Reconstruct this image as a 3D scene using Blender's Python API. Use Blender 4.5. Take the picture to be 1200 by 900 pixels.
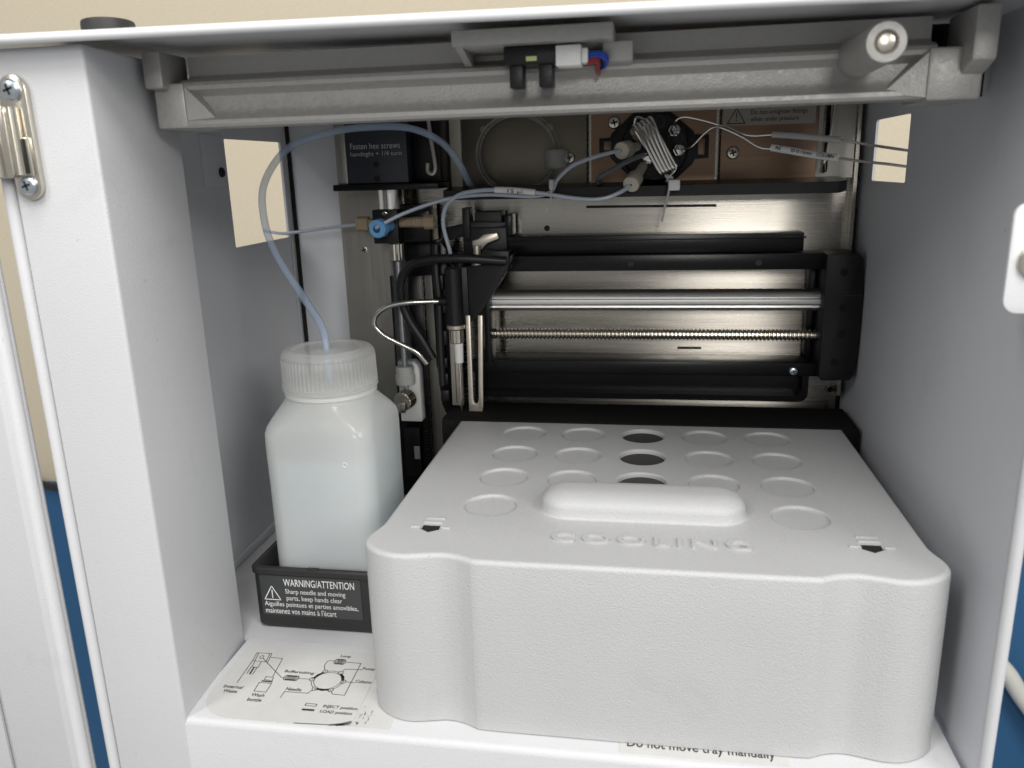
import bpy, bmesh, math, random
from mathutils import Vector, Matrix

for o in list(bpy.data.objects):
    bpy.data.objects.remove(o, do_unlink=True)
random.seed(7)
SC = bpy.context.scene
COL = SC.collection
S = 0.001                                   # everything below is written in millimetres

# ------------------------------------------------------------------ camera
cam_d = bpy.data.cameras.new('camera')
cam = bpy.data.objects.new('camera', cam_d)
COL.objects.link(cam)
cam_d.sensor_width = 36.0
cam_d.lens = 946.35 / 1200 * 36
cam_d.clip_start = 0.005
cam_d.clip_end = 50
PITCH, YAW, ROLL = 0.260, 0.171, 0.029
fwd = Vector((-math.sin(YAW) * math.cos(PITCH), math.cos(YAW) * math.cos(PITCH), -math.sin(PITCH)))
rgt = Vector((math.cos(YAW), math.sin(YAW), 0))
dwn = fwd.cross(rgt)
r2 = math.cos(ROLL) * rgt + math.sin(ROLL) * dwn
d2 = -math.sin(ROLL) * rgt + math.cos(ROLL) * dwn
M = Matrix((r2, -d2, -fwd)).transposed().to_4x4()
M.translation = Vector((121.24, -302.54, 243.0)) * S
cam.matrix_world = M
cam_d.dof.use_dof = True
cam_d.dof.focus_distance = 0.47
cam_d.dof.aperture_fstop = 15
SC.camera = cam

# ------------------------------------------------------------------ world, lamps, exposure
w = bpy.data.worlds.new('World')
SC.world = w
w.use_nodes = True
bg = w.node_tree.nodes['Background']
bg.inputs[0].default_value = (0.96, 0.98, 1.0, 1)
bg.inputs[1].default_value = 0.40


def area(name, loc, target, sx, sy, power, color):
    d = bpy.data.lights.new(name, 'AREA')
    d.shape = 'RECTANGLE'
    d.size, d.size_y = sx, sy
    d.energy = power
    d.color = color
    o = bpy.data.objects.new(name, d)
    COL.objects.link(o)
    o.location = Vector(loc) * S
    o.rotation_euler = (Vector(target) * S - o.location).to_track_quat('-Z', 'Y').to_euler()
    return o


area('ceiling_lamp_near', (300, -800, 1650), (100, 60, 120), 0.4, 1.1, 20, (1.0, 0.98, 0.95))
area('ceiling_lamp_left', (-800, -1150, 1500), (120, 100, 150), 0.4, 1.2, 14, (1.0, 0.98, 0.95))
area('ceiling_lamp_far', (740, -4600, 1300), (150, 100, 150), 0.75, 0.9, 50, (1.0, 0.98, 0.95))
area('ceiling_lamp_right', (2000, -2000, 1250), (0, 100, 150), 1.0, 0.6, 24, (1.0, 0.98, 0.95))
area('ceiling_lamp_right_near', (1300, -950, 1350), (0, 100, 150), 0.8, 0.4, 9, (1.0, 0.98, 0.95))
area('added_wall_fill', (100, 150, 1700), (100, 600, -100), 1.6, 0.5, 4.5, (1.0, 0.95, 0.87))  # unseen fill light, added to brighten the wall and the lid top

SC.view_settings.view_transform = 'Standard'
SC.view_settings.look = 'None'
SC.view_settings.exposure = 0.0
SC.view_settings.gamma = 1.0
SC.view_settings.use_curve_mapping = False
SC.render.engine = 'CYCLES'


# ------------------------------------------------------------------ materials
def nodes_of(m):
    m.use_nodes = True
    nt = m.node_tree
    return nt, nt.nodes['Principled BSDF']


def mat(name, col, rough=0.5, metal=0.0, grain=None, bump=0.0, vary=0.0, vscale=40.0, stretch=None,
        spec=0.5, rvary=0.0, coat=0.0, gdetail=3.0, aniso=0.0, specks=0.0):
    """procedural surface: grain = noise scale (1/m) of the relief, vary = tint variation"""
    m = bpy.data.materials.new(name)
    nt, p = nodes_of(m)
    p.inputs['Base Color'].default_value = (*col, 1)
    p.inputs['Roughness'].default_value = rough
    p.inputs['Metallic'].default_value = metal
    p.inputs['Specular IOR Level'].default_value = spec
    p.inputs['Coat Weight'].default_value = coat
    tc = nt.nodes.new('ShaderNodeTexCoord')
    co = tc.outputs['Object']
    if stretch:
        mp = nt.nodes.new('ShaderNodeMapping')
        mp.inputs['Scale'].default_value = stretch
        nt.links.new(co, mp.inputs[0])
        cg = mp.outputs[0]
    else:
        cg = co
    if aniso:
        p.inputs['Anisotropic'].default_value = aniso
        tg = nt.nodes.new('ShaderNodeTangent')
        tg.direction_type = 'RADIAL'
        tg.axis = 'X'
        nt.links.new(tg.outputs[0], p.inputs['Tangent'])
    n1 = None
    if grain:
        n1 = nt.nodes.new('ShaderNodeTexNoise')
        n1.inputs['Scale'].default_value = grain
        n1.inputs['Detail'].default_value = gdetail
        nt.links.new(cg, n1.inputs['Vector'])
        if bump:
            b = nt.nodes.new('ShaderNodeBump')
            b.inputs['Strength'].default_value = bump
            b.inputs['Distance'].default_value = 0.0004
            nt.links.new(n1.outputs[0], b.inputs['Height'])
            nt.links.new(b.outputs[0], p.inputs['Normal'])
    if vary:
        n2 = nt.nodes.new('ShaderNodeTexNoise')
        n2.inputs['Scale'].default_value = vscale
        n2.inputs['Detail'].default_value = 6
        n2.inputs['Roughness'].default_value = 0.62
        nt.links.new(cg if stretch else co, n2.inputs['Vector'])
        mx = nt.nodes.new('ShaderNodeMix')
        mx.data_type = 'RGBA'
        mx.inputs['A'].default_value = (*[max(0, c * (1 - vary)) for c in col], 1)
        mx.inputs['B'].default_value = (*[min(1, c * (1 + vary)) for c in col], 1)
        nt.links.new(n2.outputs[0], mx.inputs['Factor'])
        res = mx.outputs['Result']
        if specks:                          # sparse dust specks and faint scuffs with shapes of their own
            for sc_, lo, hi, st in ((330.0, 0.70, 0.76, specks), (28.0, 0.60, 0.78, specks * 0.28)):
                n3 = nt.nodes.new('ShaderNodeTexNoise')
                n3.inputs['Scale'].default_value = sc_
                n3.inputs['Detail'].default_value = 4
                n3.inputs['Roughness'].default_value = 0.6
                n3.inputs['Distortion'].default_value = 0.6
                nt.links.new(co, n3.inputs['Vector'])
                m3 = nt.nodes.new('ShaderNodeMapRange')
                m3.inputs['From Min'].default_value = lo
                m3.inputs['From Max'].default_value = hi
                m3.inputs['To Max'].default_value = st
                nt.links.new(n3.outputs[0], m3.inputs[0])
                x3 = nt.nodes.new('ShaderNodeMix')
                x3.data_type = 'RGBA'
                x3.inputs['B'].default_value = (0.16, 0.15, 0.135, 1)
                nt.links.new(m3.outputs[0], x3.inputs['Factor'])
                nt.links.new(res, x3.inputs['A'])
                res = x3.outputs['Result']
        nt.links.new(res, p.inputs['Base Color'])
        if rvary:
            mr = nt.nodes.new('ShaderNodeMapRange')
            mr.inputs['From Min'].default_value = 0.25
            mr.inputs['From Max'].default_value = 0.75
            mr.inputs['To Min'].default_value = max(0.02, rough - rvary)
            mr.inputs['To Max'].default_value = min(1, rough + rvary)
            nt.links.new(n2.outputs[0], mr.inputs[0])
            nt.links.new(mr.outputs[0], p.inputs['Roughness'])
    return m


PAINT = mat('textured_paint', (0.54, 0.543, 0.555), 0.46, grain=1300, bump=0.4, vary=0.04, vscale=18, specks=0.35)
SLATE = mat('inner_paint', (0.58, 0.592, 0.62), 0.5, grain=1300, bump=0.3, vary=0.05, vscale=15, specks=0.3)
COVERP = mat('cover_plastic', (0.455, 0.458, 0.46), 0.42, grain=1400, bump=0.75, vary=0.04, vscale=22, gdetail=2, specks=0.35)
LIDP = mat('lid_paint', (0.66, 0.66, 0.67), 0.35, grain=900, bump=0.15)
CAST = mat('cast_aluminium', (0.40, 0.39, 0.37), 0.5, metal=0.55, grain=1100, bump=0.32, vary=0.2, vscale=420, rvary=0.12)
STEEL = mat('brushed_steel', (0.47, 0.44, 0.39), 0.26, metal=1.0, vary=0.14, vscale=1.0,
            stretch=(14, 900, 900), rvary=0.05, aniso=0.95)
STEELV = mat('brushed_steel_upright', (0.36, 0.345, 0.31), 0.38, metal=1.0, grain=1.0, bump=0.12, vary=0.14, vscale=1.0,
             stretch=(1200, 1200, 14), rvary=0.08)
COPPER = mat('tinted_steel', (0.215, 0.145, 0.10), 0.36, metal=1.0, grain=1.0, bump=0.1, vary=0.12, vscale=1.0,
             stretch=(20, 900, 900), rvary=0.08, aniso=0.6)
GREYPL = mat('smoked_panel', (0.17, 0.15, 0.115), 0.4, metal=0.8, vary=0.12, vscale=60)
BRIGHT = mat('polished_steel', (0.68, 0.66, 0.62), 0.2, metal=1.0, vary=0.08, vscale=300)
NICKEL = mat('nickel', (0.62, 0.58, 0.50), 0.24, metal=1.0, vary=0.1, vscale=400)
ZINC = mat('zinc_screw', (0.55, 0.60, 0.64), 0.28, metal=1.0, vary=0.12, vscale=500)
ALU = mat('drawn_aluminium', (0.66, 0.65, 0.63), 0.42, metal=1.0, vary=0.06, vscale=1, stretch=(12, 900, 900))
BLACK = mat('black_anodised', (0.006, 0.0062, 0.007), 0.28, spec=0.24, grain=900, bump=0.15, vary=0.3, vscale=70)
BLACKP = mat('black_plastic', (0.011, 0.011, 0.012), 0.42, spec=0.3, grain=800, bump=0.3, vary=0.25, vscale=90)
DARKGREY = mat('charcoal_plastic', (0.026, 0.026, 0.026), 0.5, spec=0.35, grain=900, bump=0.35, vary=0.15, vscale=60)
LABELK = mat('charcoal_label', (0.042, 0.044, 0.046), 0.4, vary=0.1, vscale=100)
NAVYB = mat('motor_case', (0.020, 0.023, 0.030), 0.35, vary=0.2, vscale=60)
FOAM = mat('black_foam', (0.013, 0.0125, 0.012), 0.85, spec=0.12, grain=1300, bump=1.0, vary=0.6, vscale=900)
PORTF = mat('port_foam', (0.045, 0.044, 0.042), 0.8, grain=1300, bump=1.0, vary=0.6, vscale=900)
HOLE = mat('dark_opening', (0.006, 0.006, 0.006), 0.8)
WHITEP = mat('white_plastic', (0.78, 0.78, 0.75), 0.4, vary=0.04, vscale=80)
CREAM = mat('cream_plastic', (0.60, 0.55, 0.44), 0.45, vary=0.08, vscale=120)
PEEK = mat('beige_peek', (0.34, 0.27, 0.175), 0.42, vary=0.1, vscale=200)
PALEST = mat('pale_bronze', (0.55, 0.50, 0.43), 0.36, metal=0.7, vary=0.1, vscale=200)
BLUEF = mat('blue_fitting', (0.16, 0.42, 0.75), 0.35)
STICK = mat('paper_sticker', (0.545, 0.54, 0.525), 0.5, grain=500, bump=0.1, vary=0.09, vscale=90)
STICKC = mat('clear_sticker', (0.30, 0.27, 0.24), 0.4, metal=0.6)
INK = mat('black_ink', (0.025, 0.024, 0.023), 0.6)
INKG = mat('grey_ink', (0.05, 0.048, 0.045), 0.6)
INKW = mat('white_ink', (0.75, 0.75, 0.73), 0.6)
INKD = mat('dim_white_ink', (0.42, 0.42, 0.42), 0.6)
TUBEG = mat('grey_tubing', (0.42, 0.47, 0.54), 0.3, spec=0.6)
RUBBER = mat('black_rubber', (0.012, 0.012, 0.013), 0.4, spec=0.4, vary=0.2, vscale=100)
SLEEVEG = mat('grey_sleeve', (0.42, 0.42, 0.40), 0.5)
SLEEVEW = mat('white_sleeve', (0.74, 0.74, 0.72), 0.5)
BLUEW = mat('blue_wire', (0.01, 0.05, 0.35), 0.4)
REDW = mat('red_wire', (0.22, 0.015, 0.015), 0.4)
LIME = mat('green_print', (0.50, 0.58, 0.25), 0.5)
WALLB = mat('beige_wall', (0.50, 0.44, 0.335), 0.85, grain=260, bump=0.4, vary=0.18, vscale=1.0, stretch=(160, 160, 900))
WALLBL = mat('blue_panel', (0.010, 0.075, 0.18), 0.55, vary=0.08, vscale=20)
CABLE = mat('pale_cable', (0.55, 0.55, 0.50), 0.5)


def translucent(name, col, trans, rough, mixf, see=0.0):
    """milky plastic: glossy-diffuse skin mixed with light passing through"""
    m = bpy.data.materials.new(name)
    nt, p = nodes_of(m)
    p.inputs['Base Color'].default_value = (*col, 1)
    p.inputs['Roughness'].default_value = rough
    tr = nt.nodes.new('ShaderNodeBsdfTranslucent')
    tr.inputs[0].default_value = (*trans, 1)
    mx = nt.nodes.new('ShaderNodeMixShader')
    mx.inputs[0].default_value = mixf
    nt.links.new(p.outputs[0], mx.inputs[1])
    nt.links.new(tr.outputs[0], mx.inputs[2])
    if see:
        tp = nt.nodes.new('ShaderNodeBsdfTransparent')
        m3 = nt.nodes.new('ShaderNodeMixShader')
        m3.inputs[0].default_value = see
        nt.links.new(mx.outputs[0], m3.inputs[1])
        nt.links.new(tp.outputs[0], m3.inputs[2])
        nt.links.new(m3.outputs[0], nt.nodes['Material Output'].inputs[0])
    else:
        nt.links.new(mx.outputs[0], nt.nodes['Material Output'].inputs[0])
    return m


HDPE = translucent('milky_bottle', (0.90, 0.905, 0.88), (0.96, 0.975, 0.955), 0.16, 0.5, 0.28)
WATER = translucent('cloudy_water', (0.64, 0.75, 0.84), (0.84, 0.92, 0.98), 0.1, 0.4, 0.45)
CAPP = translucent('milky_cap', (0.86, 0.86, 0.84), (0.95, 0.955, 0.95), 0.13, 0.5, 0.55)


def clear(name, col, rough, tfac):
    m = bpy.data.materials.new(name)
    nt, p = nodes_of(m)
    p.inputs['Base Color'].default_value = (*col, 1)
    p.inputs['Roughness'].default_value = rough
    p.inputs['Specular IOR Level'].default_value = 0.7
    t = nt.nodes.new('ShaderNodeBsdfTransparent')
    t.inputs[0].default_value = (0.93, 0.95, 0.97, 1)
    mx = nt.nodes.new('ShaderNodeMixShader')
    mx.inputs[0].default_value = tfac
    nt.links.new(p.outputs[0], mx.inputs[1])
    nt.links.new(t.outputs[0], mx.inputs[2])
    nt.links.new(mx.outputs[0], nt.nodes['Material Output'].inputs[0])
    return m


HOSE = clear('clear_hose', (0.50, 0.60, 0.76), 0.12, 0.6)
COILC = clear('clear_coil', (0.42, 0.40, 0.36), 0.15, 0.72)
FITC = clear('clear_fitting', (0.50, 0.50, 0.47), 0.25, 0.55)
GLASS = clear('syringe_glass', (0.20, 0.20, 0.20), 0.06, 0.8)
TAPE = clear('clear_label', (0.45, 0.40, 0.35), 0.4, 0.55)
FROST = translucent('frosted_plastic', (0.62, 0.62, 0.60), (0.8, 0.8, 0.78), 0.35, 0.3)


# ------------------------------------------------------------------ mesh helpers (millimetres)
def V(*a):
    return Vector(a)


def frame_of(d):
    d = d.normalized()
    a = V(0, 0, 1) if abs(d.z) < 0.9 else V(1, 0, 0)
    u = d.cross(a).normalized()
    return u, d.cross(u).normalized()


def catmull(pts, n=8, closed=False):
    P = [Vector(p) for p in pts]
    out = []
    N = len(P)
    rng = range(N) if closed else range(N - 1)
    for i in rng:
        if closed:
            p0, p1, p2, p3 = P[i - 1], P[i], P[(i + 1) % N], P[(i + 2) % N]
        else:
            p1, p2 = P[i], P[i + 1]
            p0 = P[i - 1] if i else p1 * 2 - p2
            p3 = P[i + 2] if i + 2 < N else p2 * 2 - p1
        for k in range(n):
            t = k / n
            out.append(0.5 * ((2 * p1) + (p2 - p0) * t + (2 * p0 - 5 * p1 + 4 * p2 - p3) * t * t
                              + (3 * p1 - p0 - 3 * p2 + p3) * t ** 3))
    if not closed:
        out.append(P[-1].copy())
    return out


class B:
    def __init__(s):
        s.bm = bmesh.new()

    def _bev(s, verts, r, seg=2, edges=None):
        if r <= 0:
            return
        es = edges if edges is not None else list({e for v in verts for e in v.link_edges})
        bmesh.ops.bevel(s.bm, geom=es, offset=r, segments=seg, profile=0.5, affect='EDGES')

    def box(s, x0, x1, y0, y1, z0, z1, r=0.0, seg=2):
        vs = [s.bm.verts.new((x, y, z)) for x in (x0, x1) for y in (y0, y1) for z in (z0, z1)]
        for f in ((0, 1, 3, 2), (4, 6, 7, 5), (0, 4, 5, 1), (2, 3, 7, 6), (0, 2, 6, 4), (1, 5, 7, 3)):
            s.bm.faces.new([vs[i] for i in f])
        s._bev(vs, r, seg)
        return s

    def prism(s, poly, axis, a, b, r=0.0, seg=2):
        def mk(p, t):
            return {'x': (t, p[0], p[1]), 'y': (p[0], t, p[1]), 'z': (p[0], p[1], t)}[axis]
        A = [s.bm.verts.new(mk(p, a)) for p in poly]
        Bv = [s.bm.verts.new(mk(p, b)) for p in poly]
        n = len(poly)
        fs = [s.bm.faces.new(A), s.bm.faces.new(list(reversed(Bv)))]
        for i in range(n):
            fs.append(s.bm.faces.new((A[i], Bv[i], Bv[(i + 1) % n], A[(i + 1) % n])))
        bmesh.ops.recalc_face_normals(s.bm, faces=fs)
        s._bev(A + Bv, r, seg)
        return s

    def hull(s, pts):
        vs = [s.bm.verts.new(p) for p in pts]
        r = bmesh.ops.convex_hull(s.bm, input=vs)
        dead = [v for v in r['geom_unused'] if isinstance(v, bmesh.types.BMVert)]
        bmesh.ops.delete(s.bm, geom=dead, context='VERTS')
        return s

    def rings(s, rings, cap0=True, cap1=True, closed=True):
        R = [[s.bm.verts.new(p) for p in r] for r in rings]
        n = len(R[0])
        fs = []
        for i in range(len(R) - 1):
            for j in range(n if closed else n - 1):
                k = (j + 1) % n
                fs.append(s.bm.faces.new((R[i][j], R[i][k], R[i + 1][k], R[i + 1][j])))
        if cap0:
            fs.append(s.bm.faces.new(list(reversed(R[0]))))
        if cap1:
            fs.append(s.bm.faces.new(R[-1]))
        bmesh.ops.recalc_face_normals(s.bm, faces=fs)
        return R

    def tube(s, pts, r, seg=10, smooth=8, caps=True):
        P = catmull(pts, smooth) if smooth > 1 else [Vector(p) for p in pts]
        T = [(P[min(i + 1, len(P) - 1)] - P[max(i - 1, 0)]).normalized() for i in range(len(P))]
        u, v = frame_of(T[0])
        rs = []
        for i, p in enumerate(P):
            if i:
                u = (u - T[i] * u.dot(T[i])).normalized()
                v = T[i].cross(u)
            rr = r[min(i * len(r) // len(P), len(r) - 1)] if isinstance(r, (list, tuple)) else r
            rs.append([p + (u * math.cos(2 * math.pi * k / seg) + v * math.sin(2 * math.pi * k / seg)) * rr for k in range(seg)])
        s.rings(rs, caps, caps)
        return s

    def lathe(s, o, d, prof, seg=24, cap0=True, cap1=True, radial=None):
        """prof: (distance along d, radius)"""
        o, d = Vector(o), Vector(d).normalized()
        u, v = frame_of(d)
        rs = []
        for t, r in prof:
            ring = []
            for k in range(seg):
                a = 2 * math.pi * k / seg
                rr = r * (radial(k) if radial else 1)
                ring.append(o + d * t + (u * math.cos(a) + v * math.sin(a)) * rr)
            rs.append(ring)
        s.rings(rs, cap0, cap1)
        return s

    def cyl(s, o, d, L, r, seg=20, ch=0.0):
        if ch:
            return s.lathe(o, d, [(0, r - ch), (ch, r), (L - ch, r), (L, r - ch)], seg)
        return s.lathe(o, d, [(0, r), (L, r)], seg)

    def plate(s, outer, holes, axis, a, b):
        """flat sheet with openings, normal along axis, from a to b"""
        def mk(p, t):
            return {'x': (t, p[0], p[1]), 'y': (p[0], t, p[1]), 'z': (p[0], p[1], t)}[axis]
        allf = []
        loops2 = []
        for t in (a, b):
            loops, es = [], []
            for lp in [outer] + holes:
                vs = [s.bm.verts.new(mk(p, t)) for p in lp]
                loops.append(vs)
                for i in range(len(vs)):
                    es.append(s.bm.edges.new((vs[i], vs[(i + 1) % len(vs)])))
            g = bmesh.ops.triangle_fill(s.bm, use_beauty=True, use_dissolve=False, edges=es)
            allf += [f for f in g['geom'] if isinstance(f, bmesh.types.BMFace)]
            loops2.append(loops)
        for A, Bv in zip(*loops2):
            n = len(A)
            for i in range(n):
                allf.append(s.bm.faces.new((A[i], A[(i + 1) % n], Bv[(i + 1) % n], Bv[i])))
        bmesh.ops.recalc_face_normals(s.bm, faces=allf)
        return s

    def ribbon(s, pts, wd, mk):
        """flat inked line; mk maps (u, v) to a point"""
        for (a, b) in zip(pts[:-1], pts[1:]):
            a, b = Vector(a), Vector(b)
            d = b - a
            if d.length < 1e-6:
                continue
            d = d.normalized() * wd * 0.5
            n = Vector((-d.y, d.x))
            q = [a - d * 0.9 + n, a - d * 0.9 - n, b + d * 0.9 - n, b + d * 0.9 + n]
            s.bm.faces.new([s.bm.verts.new(mk(p.x, p.y)) for p in q])
        return s

    def poly(s, pts):
        s.bm.faces.new([s.bm.verts.new(p) for p in pts])
        return s

    def build(s, name, m, parent=None, ang=35, sharp_fn=None):
        me = bpy.data.meshes.new(name)
        off = ORG.get(parent, Vector((0, 0, 0)))
        for v in s.bm.verts:
            v.co = (v.co - off) * S
        s.bm.to_mesh(me)
        s.bm.free()
        for p in me.polygons:
            p.use_smooth = True
        me.set_sharp_from_angle(angle=math.radians(ang))
        me.materials.append(m)
        o = bpy.data.objects.new(name, me)
        COL.objects.link(o)
        if parent:
            o.parent = parent
        ORG[o] = off
        return o


ORG = {}


def thing(name, label, cat, loc, group=None):
    o = bpy.data.objects.new(name, None)
    COL.objects.link(o)
    o.empty_display_size = 0.01
    o.location = Vector(loc) * S
    o['label'] = label
    o['category'] = cat
    if group:
        o['group'] = group
    ORG[o] = Vector(loc)
    return o


def tag(o, label, cat, group=None):
    o['label'] = label
    o['category'] = cat
    if group:
        o['group'] = group
    return o


def recentre(o):
    """move a single-mesh thing's origin to the bottom middle of its mesh"""
    me = o.data
    xs = [v.co.x for v in me.vertices]
    ys = [v.co.y for v in me.vertices]
    zs = [v.co.z for v in me.vertices]
    c = Vector(((min(xs) + max(xs)) / 2, (min(ys) + max(ys)) / 2, min(zs)))
    me.transform(Matrix.Translation(-c))
    o.location = c
    return o


def text(s, org, right, up, m, parent, name='lettering', wd=None, ht=None, extrude=0.0, bold=0.0, bevel=0.0, spacing=1.0, line=1.0):
    """built-in font turned into a mesh; org = lower left corner; wd / ht in mm"""
    cu = bpy.data.curves.new('t', 'FONT')
    cu.body = s
    cu.size = 1.0
    cu.space_character = spacing
    cu.space_line = line
    cu.offset = bold
    cu.extrude = extrude
    cu.bevel_depth = bevel
    cu.resolution_u = 4
    tmp = bpy.data.objects.new('t', cu)
    COL.objects.link(tmp)
    dg = bpy.context.evaluated_depsgraph_get()
    me = bpy.data.meshes.new_from_object(tmp.evaluated_get(dg))
    bpy.data.objects.remove(tmp, do_unlink=True)
    xs = [v.co.x for v in me.vertices]
    ys = [v.co.y for v in me.vertices]
    w0, h0 = max(xs) - min(xs), max(ys) - min(ys)
    sx = wd / w0 if wd else ht / h0
    sy = ht / h0 if ht else sx
    right, up = Vector(right).normalized(), Vector(up)
    up = (up - right * up.dot(right)).normalized() if not isinstance(up, tuple) else up
    nrm = right.cross(up)
    off = ORG.get(parent, Vector((0, 0, 0)))
    x0, y0 = min(xs), min(ys)
    for v in me.vertices:
        p = Vector(org) + right * ((v.co.x - x0) * sx) + up * ((v.co.y - y0) * sy) + nrm * v.co.z
        v.co = (p - off) * S
    me.name = name
    me.materials.clear()
    me.materials.append(m)
    o = bpy.data.objects.new(name, me)
    COL.objects.link(o)
    o.parent = parent
    ORG[o] = off
    return o


def circle(cx, cy, r, n=32):
    return [(cx + r * math.cos(2 * math.pi * k / n), cy + r * math.sin(2 * math.pi * k / n)) for k in range(n)]


def rrect(x0, x1, y0, y1, r, n=5):
    out = []
    for cx, cy, a0 in ((x1 - r, y1 - r, 0), (x0 + r, y1 - r, 90), (x0 + r, y0 + r, 180), (x1 - r, y0 + r, 270)):
        for k in range(n + 1):
            a = math.radians(a0 + 90 * k / n)
            out.append((cx + r * math.cos(a), cy + r * math.sin(a)))
    return out


def screw(p, d, r, parent, m=ZINC, name='screw', rot=0.3):
    """domed head with a cross recess"""
    p, d = Vector(p), Vector(d).normalized()
    h = B().lathe(p, d, [(0, r), (r * 0.28, r), (r * 0.5, r * 0.82), (r * 0.6, r * 0.45)], 18).build(name, m, parent)
    u, v = frame_of(d)
    c = B()
    top = p + d * (r * 0.6)
    for a in (rot, rot + math.pi / 2):
        e = u * math.cos(a) + v * math.sin(a)
        f = d.cross(e)
        q = []
        for (i, j) in ((-1, -1), (1, -1), (1, 1), (-1, 1)):
            q.append(top + e * (0.52 * r * i) + f * (0.12 * r * j) + d * 0.05)
        lo = [x - d * (r * 0.4) for x in q]
        c.hull(q + lo)
    c.build('cross_slot', HOLE, h)
    return h


# ================================================================== SETTING
wall = B().box(-1500, 1500, 700, 720, -190, 1300).build('wall', WALLB)
wall['kind'] = 'structure'
low = B().box(-1500, 1500, 690, 720, -1000, -190.5, 2).build('blue_wall_panel', WALLBL)
low['kind'] = 'structure'
o = B().tube([(480, 668, -300), (560, 668, -371), (590, 668, -412), (640, 668, -490), (700, 669, -640)], 11, 12).build('cable', CABLE)
tag(recentre(o), 'thick pale cable running slantwise in front of the blue wall panel', 'cable')
o = B().tube([(-980, 680, -186), (-900, 680, -188), (-800, 680, -176), (-740, 680, -190), (-690, 680, -186)], 5.5, 10).build('cord', RUBBER)
tag(recentre(o), 'thin black cord along the top of the blue wall panel', 'cord')

# ================================================================== HOUSING
H = thing('autosampler_housing', 'pale grey autosampler housing, open at the front, with steel back plate and side windows', 'instrument', (80, 120, -60))
# deck
dk = [(-9.6, -70), (-9.6, -3.2), (-9.2, -1.7), (-8.2, -0.6), (-6.8, 0), (58, 0), (58, -2.5), (-5, -2.5), (-7, -4.5), (-7, -70)]
B().prism(dk, 'x', -90.5, 251, 0).build('deck', PAINT, H)
B().box(-138, 251, 58.3, 262, -2.5, -0.3).build('rear_deck', PAINT, H)
# left column with rolled outer edge
B().prism([(-127, -10), (-88, -10), (-92.6, 57), (-127, 57)], 'z', -70, 292.6, 1.6, 3).build('column', PAINT, H)
B().lathe((-130, -8.6, -70), (0, 0, 1), [(0, 2.6), (360, 2.6), (362, 1.6)], 16).build('column_rim', PAINT, H)
# left inner wall with window, bottom flange
wl = B().plate([(50, -60), (271, -60), (271, 296), (50, 296)], [list(reversed(rrect(181, 261, 199.5, 266, 1.2, 3)))], 'x', -138, -139.6)
SW = wl.build('side_wall', SLATE, H)
B().prism([(57, 0), (268, 0), (268, 6), (57, 6)], 'x', -138, -136.6, 0.5).build('flange', SLATE, H)
ear = B().prism([(152, 238), (172, 238), (176, 241), (177.5, 247), (177.5, 268), (152, 268)], 'x', -137.9, -137.2, 0.2).build('stiffener', SLATE, SW)
screw((-137.2, 172, 246), (1, 0, 0), 3.0, SW, BLACKP)
# rear painted panel
B().box(-137.2, -95, 270, 271.2, -2, 296).build('rear_panel', SLATE, H)
B().box(-137.6, -134.6, 269.0, 269.9, 0, 292).build('corner_gap', HOLE, H)
B().box(-137.9, -136.9, 262.4, 266, 0, 196, 0.3).build('wall_lip', PAINT, H)
# right wall with window and hemmed front edge
rw = B().plate([(-8, -70), (262, -70), (262, 296), (-8, 296)], [list(reversed(rrect(161, 227.5, 230.2, 265, 1.5, 3)))], 'x', 253, 254.4)
RW = rw.build('right_panel', SLATE, H)
B().lathe((254.8, -8.6, -70), (0, 0, 1), [(0, 2.3), (362, 2.3)], 16).build('panel_rim', PAINT, H)
# catch plate on the right front edge
CPc = [(x, z) for x, z in rrect(237.6, 262, 191.8, 228, 4.5, 6)]
CP = B().prism(CPc, 'y', -13.6, -11.4, 0.5).build('catch_plate', LIDP, H)
B().lathe((245.6, -13.6, 209), (0, -1, 0), [(0, 5.6), (1.2, 5.6), (1.8, 5.0), (1.8, 3.9), (0.2, 3.6)], 24, cap1=True).build('grommet', NICKEL, CP)
# lid (tilted a little)
lp = [(-20, 292.2), (-19.4, 291.1), (-18, 290.7), (-15, 291.3), (12, 296.6), (282, 296.6), (282, 298.2), (12, 298.2),
      (-15, 294.7), (-18.2, 294.3), (-19.5, 293.6)]
lid = B().prism(lp, 'x', -170, 275)
for v in lid.bm.verts:
    v.co.z += 0.5 - 0.0105 * v.co.x
LID = lid.build('lid', LIDP, H, 50)
B().lathe((-113, 45, 299.6), (0, 0, 1), [(0, 11), (9.4, 11), (10.4, 10.6), (10.9, 9.4)], 32).build('lid_bumper', DARKGREY, LID)
# back plate with openings
holes = [list(reversed(circle(52, 203, 2.0, 18))), list(reversed(circle(-88, 151, 2.0, 18))), list(reversed(circle(245, 91.5, 2.0, 18))),
         list(reversed([(79, 216), (165, 215.2), (165, 216.9), (79, 217.7)]))]
BPm = B().plate([(-96, -2), (249, -2), (249, 294), (-96, 294)], holes, 'y', 258, 260.2)
BP = BPm.build('back_plate', STEEL, H)
B().box(-95, 255, 262.2, 262.8, -2, 296).build('rear_shadow_sheet', BLACK, H)  # added black sheet: stands in for shade in the gaps, blocks the bright wall
for (x, z) in ((-88, 151), (245, 91.5)):
    B().lathe((x, 258, z), (0, -1, 0), [(0, 3.4), (0.8, 3.0), (0.8, 2.1), (0, 2.0)], 20, cap0=False, cap1=False).build('hole_rim', BRIGHT, BP)
screw((-80, 258, 190), (0, -1, 0), 3.4, BP, NICKEL)
B().box(-95.8, -60, 256.2, 257.9, 2, 232).build('upright_strip', STEELV, H)
B().box(-36.8, -22, 256, 257.6, 4, 196, 0.2).build('upright_strip', STEELV, H)
B().box(247.2, 249.3, 247, 258, 90, 294).build('plate_flange', STEEL, H)

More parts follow.
